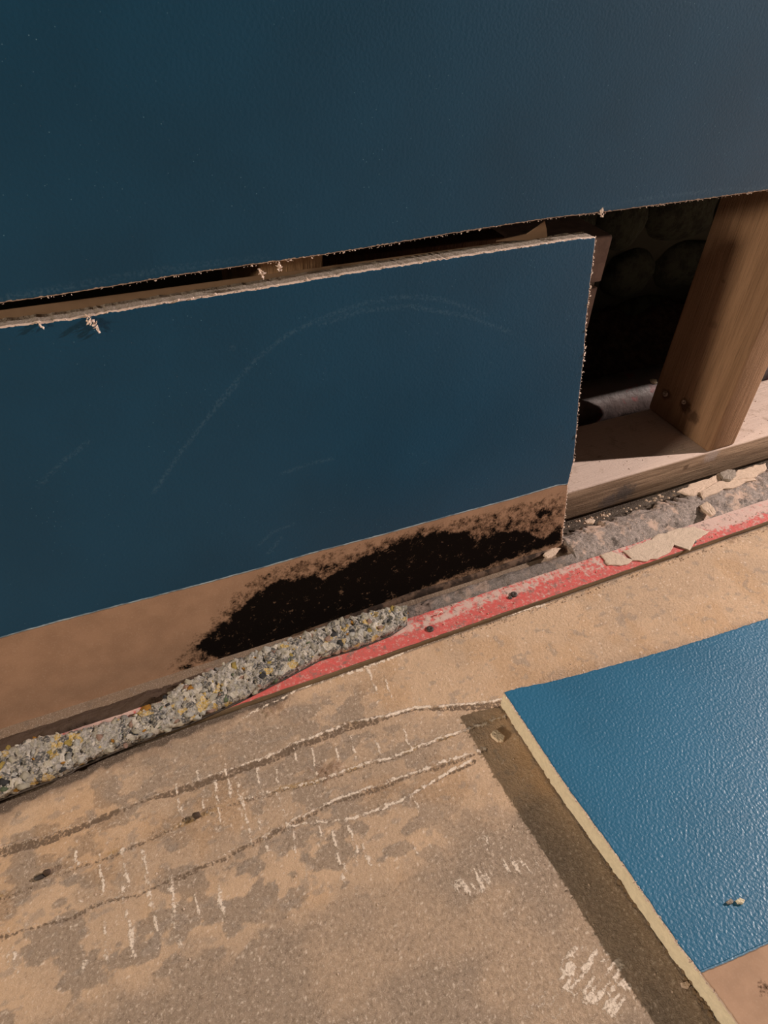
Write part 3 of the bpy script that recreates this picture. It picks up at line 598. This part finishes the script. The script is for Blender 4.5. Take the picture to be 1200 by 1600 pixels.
# ------------------------------------------------------------------ gripper strip
t = NT('red_gripper_paint', .7, .35)
n1 = t.noise(180, 6, .7); n2 = t.noise(55, 4, .6); nlong = t.noise(40, 4, .6, sc=(.35, 2.4, 1))
so_ = t.sep(); x_ = so_[0]; y_ = so_[1]
c = t.mix(t.ramp(n1, .3, .7), (.66, .105, .095), (.50, .125, .11))
wearx = t.math('MULTIPLY', t.ramp(x_, -.20, .02), .11)
yb = t.math('MULTIPLY', t.ramp(y_, -.080, -.066), .14)
wr = t.math('ADD', t.math('ADD', t.math('ADD', t.math('MULTIPLY', n1, .6), t.math('MULTIPLY', nlong, .4)), wearx), yb)
c = t.mix(t.math('MULTIPLY', t.ramp(wr, .585, .69), .85), c, (.60, .47, .41))
c = t.mix(t.math('MULTIPLY', t.ramp(t.noise(420, 5, .75), .53, .63), .6), c, (.66, .50, .44))
c = t.mix(t.math('MULTIPLY', t.ramp(t.noise(130, 5, .75), .55, .64), .75), c, (.20, .15, .13))
t.color(c); t.bump(n1, .0006); M_red = t.m
M_ply = wood('gripper_ply', (.26, .18, .10), (.13, .09, .055), grain=(3, 60, 200))
grip = empty('gripper_strip', (-.3, -.072, 0), 'red painted carpet gripper strip running along the foot of the wall', 'carpet gripper')
link('strip', box('strip', (-1.6, -.0842, .0003), (1.6, -.0590, .0056), .0004, .0001, 1, 220), M_ply, grip)
rxx = np.arange(-1.6, 1.6, .004); ryy = np.linspace(-.0840, -.0592, 9); GX, GY = np.meshgrid(rxx, ryy, indexing='ij')
GY = GY + np.where(np.isclose(GY, -.0840) | np.isclose(GY, -.0592), (fbm(GX * 1000 / 5, GY * 0, 3, 4) - .5) * .0010, 0)
top = link('painted_top', grid_mesh('painted_top', np.stack([GX, GY, .0060 + (fbm(GX * 1000 / 10, GY * 1000 / 4, 3, 3) - .5) * .0004], -1)), M_red, grip); top['label'] = 'scuffed red paint on the strip'
t = NT('rusted_nail', .6, .4); t.color((.05, .04, .035)); M_rust = t.m
for p in [(803, 929), (672, 983), (1083, 846), (692, 1000 - 8), (797, 935)][:3]:
    nail('nail_head', on_z(p, .0062), .0030, (0, 0, 1), M_rust, grip)
nail('nail_head', on_z((797, 934), .0060), .0018, (0, -.3, 1), M_rust, grip)
# a curl of dry glue standing on the strip
q = on_z((686, 960), .0062); pts = [q + np.array([.0012 * math.cos(a) * 2.2, -.0006 * a, .0035 * math.sin(a) + .0002]) for a in np.linspace(0, 2.7, 10)]
V = []; Fc = []
for i, c0 in enumerate(pts):
    for k in range(5):
        an_ = 2 * math.pi * k / 5; V.append(c0 + np.array([math.cos(an_) * .0004, math.sin(an_) * .0004, math.sin(an_ + 1) * .0004]))
    if i: Fc += [((i - 1) * 5 + k, (i - 1) * 5 + (k + 1) % 5, i * 5 + (k + 1) % 5, i * 5 + k) for k in range(5)]
props(link('glue_curl', mesh('glue_curl', V, Fc, True), M_paper), 'pale curled thread of dry glue on the red strip beside the tip of the foam', 'debris')

# ------------------------------------------------------------------ underlay strip of crumb foam
zb = .0068; zt = .0150
low = [on_z(p, zb + .001)[:2] for p in [(-120, 1302), (0, 1248), (110, 1207), (118, 1200), (200, 1165), (290, 1132), (372, 1096), (440, 1062), (500, 1030), (560, 1012), (610, 992), (636, 975)]]
upp = [on_z(p, zt)[:2] for p in [(-120, 1215), (0, 1172), (60, 1148), (105, 1143), (190, 1121), (245, 1098), (270, 1076), (320, 1048), (372, 1026), (440, 1002), (475, 990), (520, 972), (560, 958), (600, 950), (636, 945)]]
S = np.linspace(0, 1, 520)
def resamp(pl):
    pl = np.array(pl); L = np.concatenate([[0], np.cumsum(np.linalg.norm(np.diff(pl, axis=0), axis=1))]); return np.stack([np.interp(S * L[-1], L, pl[:, 0]), np.interp(S * L[-1], L, pl[:, 1])], -1)
lo, up = resamp(low), resamp(upp)
prof = [(0.03, 0, 0), (0, .12, 0), (-.01, .6, 0), (.02, .92, 0)] + [(f, 1, 1) for f in np.linspace(.06, .94, 26)] + [(.98, .92, 0), (1.0, .5, 0), (.98, 0, 0)]
P = np.zeros((len(S), len(prof), 3))
for j, (f, h, top_) in enumerate(prof):
    xy = lo * (1 - f) + up * f; xx, yy = xy[:, 0] * 1000, xy[:, 1] * 1000
    n = (fbm(xx / 3.2, yy / 3.2 + h * 3, 3, 71) - .5)
    P[:, j, :2] = xy; P[:, j, 2] = zb + (zt - zb) * h + n * .0042 * h
    if not top_: P[:, j, 1] += n * .0022
t = NT('crumb_foam', .9, .15)
vc = t.voro(170, out='Color'); hue = t.sep(vc)
c = t.mix(t.ramp(hue[0], .3, .32), (.55, .50, .42), (.32, .30, .27)); c = t.mix(t.ramp(hue[1], .72, .73), c, (.10, .10, .10)); c = t.mix(t.ramp(hue[2], .88, .89), c, (.55, .38, .12))
t.color(t.mix(t.ramp(t.noise(700, 4), .4, .7), c, (.52, .47, .40))); t.bump(t.math('ADD', t.noise(600, 4), t.voro(170)), .0018); M_foam = t.m
und = empty('underlay_strip', (-.5, -.072, zb), 'strip of crumbly multicoloured foam underlay lying over the left half of the gripper strip', 'carpet underlay')
link('foam', grid_mesh('foam', P), M_foam, und)
Pb = np.zeros((len(S), 3, 3))
for j, f in enumerate((-.02, .5, .99)):
    Pb[:, j, :2] = lo * (1 - f) + up * f; Pb[:, j, 2] = zb - .0005 + (.0006 if j == 0 else 0) + (fbm(S * 50, S * 0, 3, 2) - .5) * .0004
t = NT('backing_film', .6, .3); t.color(t.mix(t.noise(200, 3), (.035, .028, .024), (.09, .07, .055)))
bf = link('backing_film', grid_mesh('backing_film', Pb), t.m, und); so = bf.modifiers.new('s', 'SOLIDIFY'); so.thickness = .0007
pal = [('cream_foam', (.72, .66, .53), 30), ('white_foam', (.80, .77, .70), 30), ('grey_foam', (.45, .43, .40), 15), ('yellow_foam', (.62, .46, .14), 9), ('orange_foam', (.62, .30, .06), 4), ('charcoal_foam', (.085, .085, .09), 10), ('green_foam', (.20, .25, .15), 4), ('pink_foam', (.56, .37, .29), 6)]
mats = []
for nm, cc, wt in pal:
    t = NT(nm, .9, .15); t.color(t.mix(t.ramp(t.noise(900, 4), .3, .7), cc, tuple(k * .72 for k in cc))); t.bump(t.noise(1100, 4, .7), .0012); mats.append(t.m)
wts = [p[2] for p in pal]
protos = []
for k in range(8):
    o = rock('foam_crumb', (0, 0, 0), (1, .8 + .05 * k % .3, .55), mats[0], None, seed=k + 3, sub=1, amp=.26, smooth_shade=True, freq=2.6); protos.append(o.data); bpy.data.objects.remove(o)
pm = {}
r = random.Random(21)
big = []
fixed = [((6, 1195), .0065, 3), ((42, 1190), .0045, 3), ((80, 1178), .0058, 3), ((120, 1160), .0062, 1), ((128, 1185), .006, 1), ((36, 1228), .0075, 0), ((20, 1212), .006, 1), ((172, 1135), .0042, 4), ((220, 1113), .0038, 4), ((224, 1141), .0040, 4), ((172, 1172), .0050, 0), ((150, 1153), .0040, 4), ((196, 1165), .004, 7),
         ((425, 1012), .0030, 4), ((421, 1036), .0040, 3), ((405, 1071), .0040, 7), ((360, 1072), .0040, 3), ((345, 1088), .0042, 7), ((395, 1048), .003, 1), ((635, 958), .0036, 4), ((632, 950), .0040, 0), ((478, 1024), .0030, 3), ((490, 1010), .0045, 0), ((495, 995), .003, 6), ((540, 1000), .0038, 7), ((468, 1000), .0040, 0), ((510, 985), .004, 1), ((545, 980), .004, 0), ((598, 975), .003, 5), ((565, 985), .0042, 1), ((590, 962), .004, 0), ((616, 975), .003, 5)]
for p, s, m in fixed: big.append((on_z(p, zt - .001), s * .62, m))
while len(big) < 285:
    s = r.random(); f = r.random(); i = int(s * (len(S) - 1)); xy = lo[i] * (1 - f) + up[i] * f
    if not (-.69 < xy[0] < -.36): continue
    zz = zt - .0012 if f > .05 else zb + r.uniform(.002, .006)
    if any(np.hypot(*(xy - b[0][:2])) < .0028 for b in big): continue
    big.append((np.array([xy[0], xy[1], zz]), r.uniform(.0024, .0052), r.choices(range(8), wts)[0]))
for c0, s, m in big:
    key = (r.randrange(8), m)
    if key not in pm:
        d = protos[key[0]].copy(); d.materials.clear(); d.materials.append(mats[m]); pm[key] = d
    o = bpy.data.objects.new('foam_crumb', pm[key]); COL.objects.link(o); o.parent = und
    o.location = Vector(c0) - und.location; o.scale = (s, s * r.uniform(.65, 1.05), s * r.uniform(.45, .75)); o.rotation_euler = (r.uniform(-.4, .4), r.uniform(-.4, .4), r.uniform(0, 6.28))
pv = np.array([v.co[:] for v in protos[0].vertices]); pf = [tuple(p.vertices) for p in protos[0].polygons]; V = []; Fc = []; mi = []
for k in range(420):
    s = r.random(); f = r.random() ** .9; i = int(s * (len(S) - 1)); xy = lo[i] * (1 - f) + up[i] * f; sc_ = r.uniform(.0006, .0016)
    if f < .06: zz = zb + r.uniform(.001, .0075)
    else: zz = zt - .0006
    a = r.uniform(0, 6.28); ca, sa = math.cos(a), math.sin(a); q = pv * sc_ * np.array([1, r.uniform(.6, 1), r.uniform(.6, 1.1)]); q = np.stack([q[:, 0] * ca - q[:, 1] * sa, q[:, 0] * sa + q[:, 1] * ca, q[:, 2]], -1) + [xy[0], xy[1], zz]
    b = len(V); V += list(q); Fc += [tuple(b + j for j in f_) for f_ in pf]; mi += [r.choices(range(8), wts)[0]] * len(pf)
me = mesh('small_crumbs', V, Fc, True)
for m in mats: me.materials.append(m)
me.polygons.foreach_set('material_index', mi)
o = bpy.data.objects.new('small_crumbs', me); COL.objects.link(o); o.parent = und; o.location = -und.location; o['kind'] = 'stuff'

# ------------------------------------------------------------------ plaster flakes and chips
def flake(name, pts, z, th, mat, label, cat, tilt=0.0, group=None, seed=0):
    P0 = [on_z(p, z) for p in pts]; r = random.Random(seed); cen = sum(P0) / len(P0); ring = []
    for a, b in zip(P0, P0[1:] + P0[:1]):
        for k in range(4):
            q = a + (b - a) * k / 4; q = q + np.array([r.uniform(-1, 1), r.uniform(-1, 1), 0]) * np.linalg.norm(b - a) * .05; ring.append(q)
    n = len(ring); V = []; Fc = []
    def lift(q): return (q[1] - cen[1]) * tilt
    for (f, h) in ((1.0, 0), (1.0, th * .7), (.93, th), (.55, th * 1.1)):
        for i, q in enumerate(ring):
            p = cen + (q - cen) * f; V.append(np.array([p[0], p[1], z + h + lift(p) + r.uniform(-.12, .12) * th]))
    V.append(np.array([cen[0], cen[1], z + th * 1.05])); V.append(np.array([cen[0], cen[1], z]))
    for k in range(3): Fc += [(k * n + i, k * n + (i + 1) % n, (k + 1) * n + (i + 1) % n, (k + 1) * n + i) for i in range(n)]
    Fc += [(3 * n + i, 3 * n + (i + 1) % n, 4 * n) for i in range(n)] + [((i + 1) % n, i, 4 * n + 1) for i in range(n)]
    return props(link(name, mesh(name, V, Fc), mat), label, cat, group)
M_fl = gyp('plaster_flake', (.66, .51, .40)); M_skim = gyp('skim_flake', (.66, .53, .42)); M_chip = gyp('chip_cream', (.84, .68, .50))
flake('skim_flake', [(975, 862), (1000, 850), (1030, 836), (1060, 826), (1085, 824), (1108, 832), (1088, 845), (1078, 860), (1060, 845), (1040, 868), (1010, 878), (988, 876)], .0064, .0012, M_skim, 'large flat grey-cream flake of skim lying on the red gripper strip', 'plaster flake', seed=1)
flake('skim_flake', [(938, 868), (955, 862), (970, 868), (990, 876), (975, 884), (950, 884)], .0064, .0009, M_skim, 'small crumbling skim flake on the red strip left of the large flake', 'plaster flake', seed=2)
flake('plaster_flake', [(1058, 770), (1085, 756), (1112, 748), (1122, 742), (1128, 752), (1122, 762), (1098, 772), (1080, 776)], .0075, .0018, M_fl, 'long pointed plaster flake wedged between timber plate and mortar ridge', 'plaster flake', .12, seed=3)
flake('plaster_flake', [(1092, 768), (1130, 752), (1175, 742), (1178, 750), (1130, 766), (1098, 780)], .0088, .0016, M_fl, 'broad flat plaster flake lying on the ridge below the pointed flake', 'plaster flake', .1, seed=4)
flake('plaster_flake', [(1142, 752), (1150, 738), (1175, 731), (1195, 726), (1198, 736), (1180, 746), (1160, 750)], .0095, .0022, M_fl, 'plaster flake at the right end beside the timber plate', 'plaster flake', .1, seed=5)
flake('plaster_flake', [(1093, 792), (1104, 786), (1114, 796), (1118, 804), (1110, 808), (1098, 800)], .0090, .0026, M_fl, 'thick pale chip standing on the grey mortar ridge', 'plaster flake', seed=6)
flake('plaster_flake', [(912, 815), (922, 811), (930, 814), (926, 819), (916, 819)], .0085, .0015, M_fl, 'small pale flake on the ridge just right of the leaning offcut', 'plaster flake', seed=7)
flake('plaster_flake', [(1124, 742), (1135, 736), (1148, 737), (1150, 746), (1140, 754), (1128, 752)], .0100, .0030, M_gyp_grey_shade, 'grey knobbly lump between the flakes beside the timber plate', 'plaster lump', seed=8)
flake('plaster_flake', [(848, 868), (862, 858), (876, 857), (868, 868), (855, 874)], .0075, .0014, M_fl, 'tan flake under the bottom right corner of the leaning offcut', 'plaster flake', seed=9)
flake('plaster_chip', [(766, 1148), (772, 1142), (779, 1145), (788, 1153), (786, 1160), (778, 1160), (768, 1153)], .0006, .0022, M_chip, 'rounded cream chip lying in the shadow by the floor offcut corner', 'plaster chip', seed=10)
flake('plaster_chip', [(1149, 1408), (1155, 1404), (1163, 1408), (1160, 1413), (1152, 1413)], ZT + .0002, .0016, M_gyp, 'bright cream chip on the blue face of the floor offcut', 'plaster chip', seed=11)
flake('plaster_chip', [(1134, 1410), (1141, 1405), (1146, 1409), (1143, 1413), (1137, 1413)], ZT + .0002, .0012, M_gyp_grey_shade, 'grey chip beside the bright chip on the floor offcut', 'plaster chip', seed=12)
flake('plaster_chip', [(1063, 1537), (1072, 1534), (1078, 1540), (1074, 1546), (1065, 1543)], .0008, .0016, M_fl, 'pink chip against the lower left edge of the floor offcut', 'plaster chip', seed=13)
q = on_z((307, 1274), .002); props(rock('grit_stone', (q[0], q[1], .0024), (.0028, .0024, .0020), M_mortar, None, 4, 2, .2), 'small grey stone on the trowel ridge in the middle left of the floor', 'stone')
q = on_z((73, 1363), .002); props(rock('grit_stone', (q[0], q[1], .0018), (.0024, .0020, .0018), M_mortar, None, 5, 2, .2), 'small grey stone on the ridge near the left edge of the floor', 'stone')
q = on_z((63, 1370), .001); props(rock('grit_stone', (q[0], q[1], .0012), (.0036, .0016, .0012), M_rust, None, 6, 2, .2), 'dark crumb left of the grey stone near the left edge of the floor', 'stone')
# grit on floor, ridge and plate
V = []; Fc = []; r = random.Random(77); M_grit = M_fl
def grit_out(name, parent):
    global V, Fc
    o = link(name, mesh(name, V, Fc), M_grit, parent); o['kind'] = 'stuff'; V = []; Fc = []; return o
def add_grit(x, y, z, s):
    b = len(V)
    for dx, dy, dz in ((1, 0, 0), (-1, 0, 0), (0, 1, 0), (0, -1, 0), (0, 0, .7), (0, 0, -.5)): V.append((x + dx * s * r.uniform(.6, 1.2), y + dy * s * r.uniform(.6, 1.2), z + dz * s))
    for f_ in ((0, 2, 4), (2, 1, 4), (1, 3, 4), (3, 0, 4), (2, 0, 5), (1, 2, 5), (3, 1, 5), (0, 3, 5)): Fc.append(tuple(b + j for j in f_))
for _ in range(520):
    x, y = r.uniform(-.70, .02), r.uniform(-.40, -.09)
    if x > -.352 and y < -.15 and x > -.352: continue
    add_grit(x, y, floor_z(x, y) + .0001, r.choice([.0003, .0004, .0004, .0006, .0009]))
for _ in range(260):
    x = r.uniform(-.35, .12); add_grit(x, r.uniform(-.0900, -.0855), .0003, r.uniform(.0004, .0011))
for _ in range(120):
    x = r.uniform(-.19, .14); add_grit(x, r.uniform(-.018, -.010), .004, r.uniform(.0008, .0022))
props(grit_out('loose_grit', None), 'pale plaster grit scattered over the screed floor', 'grit')
for _ in range(90):
    x = r.uniform(-.19, .14); add_grit(x, r.uniform(.004, .07), PT + .0002, r.uniform(.0004, .0010))
grit_out('grit', plate)
for _ in range(160):
    x = r.uniform(-.36, .1); add_grit(x, r.uniform(-.083, -.060), .0064, r.uniform(.0003, .0009))
grit_out('grit', grip)
print('tris', sum(sum(len(p.vertices) - 2 for p in o.data.polygons) for o in bpy.data.objects if o.type == 'MESH' and len(o.data.polygons) < 3000000))
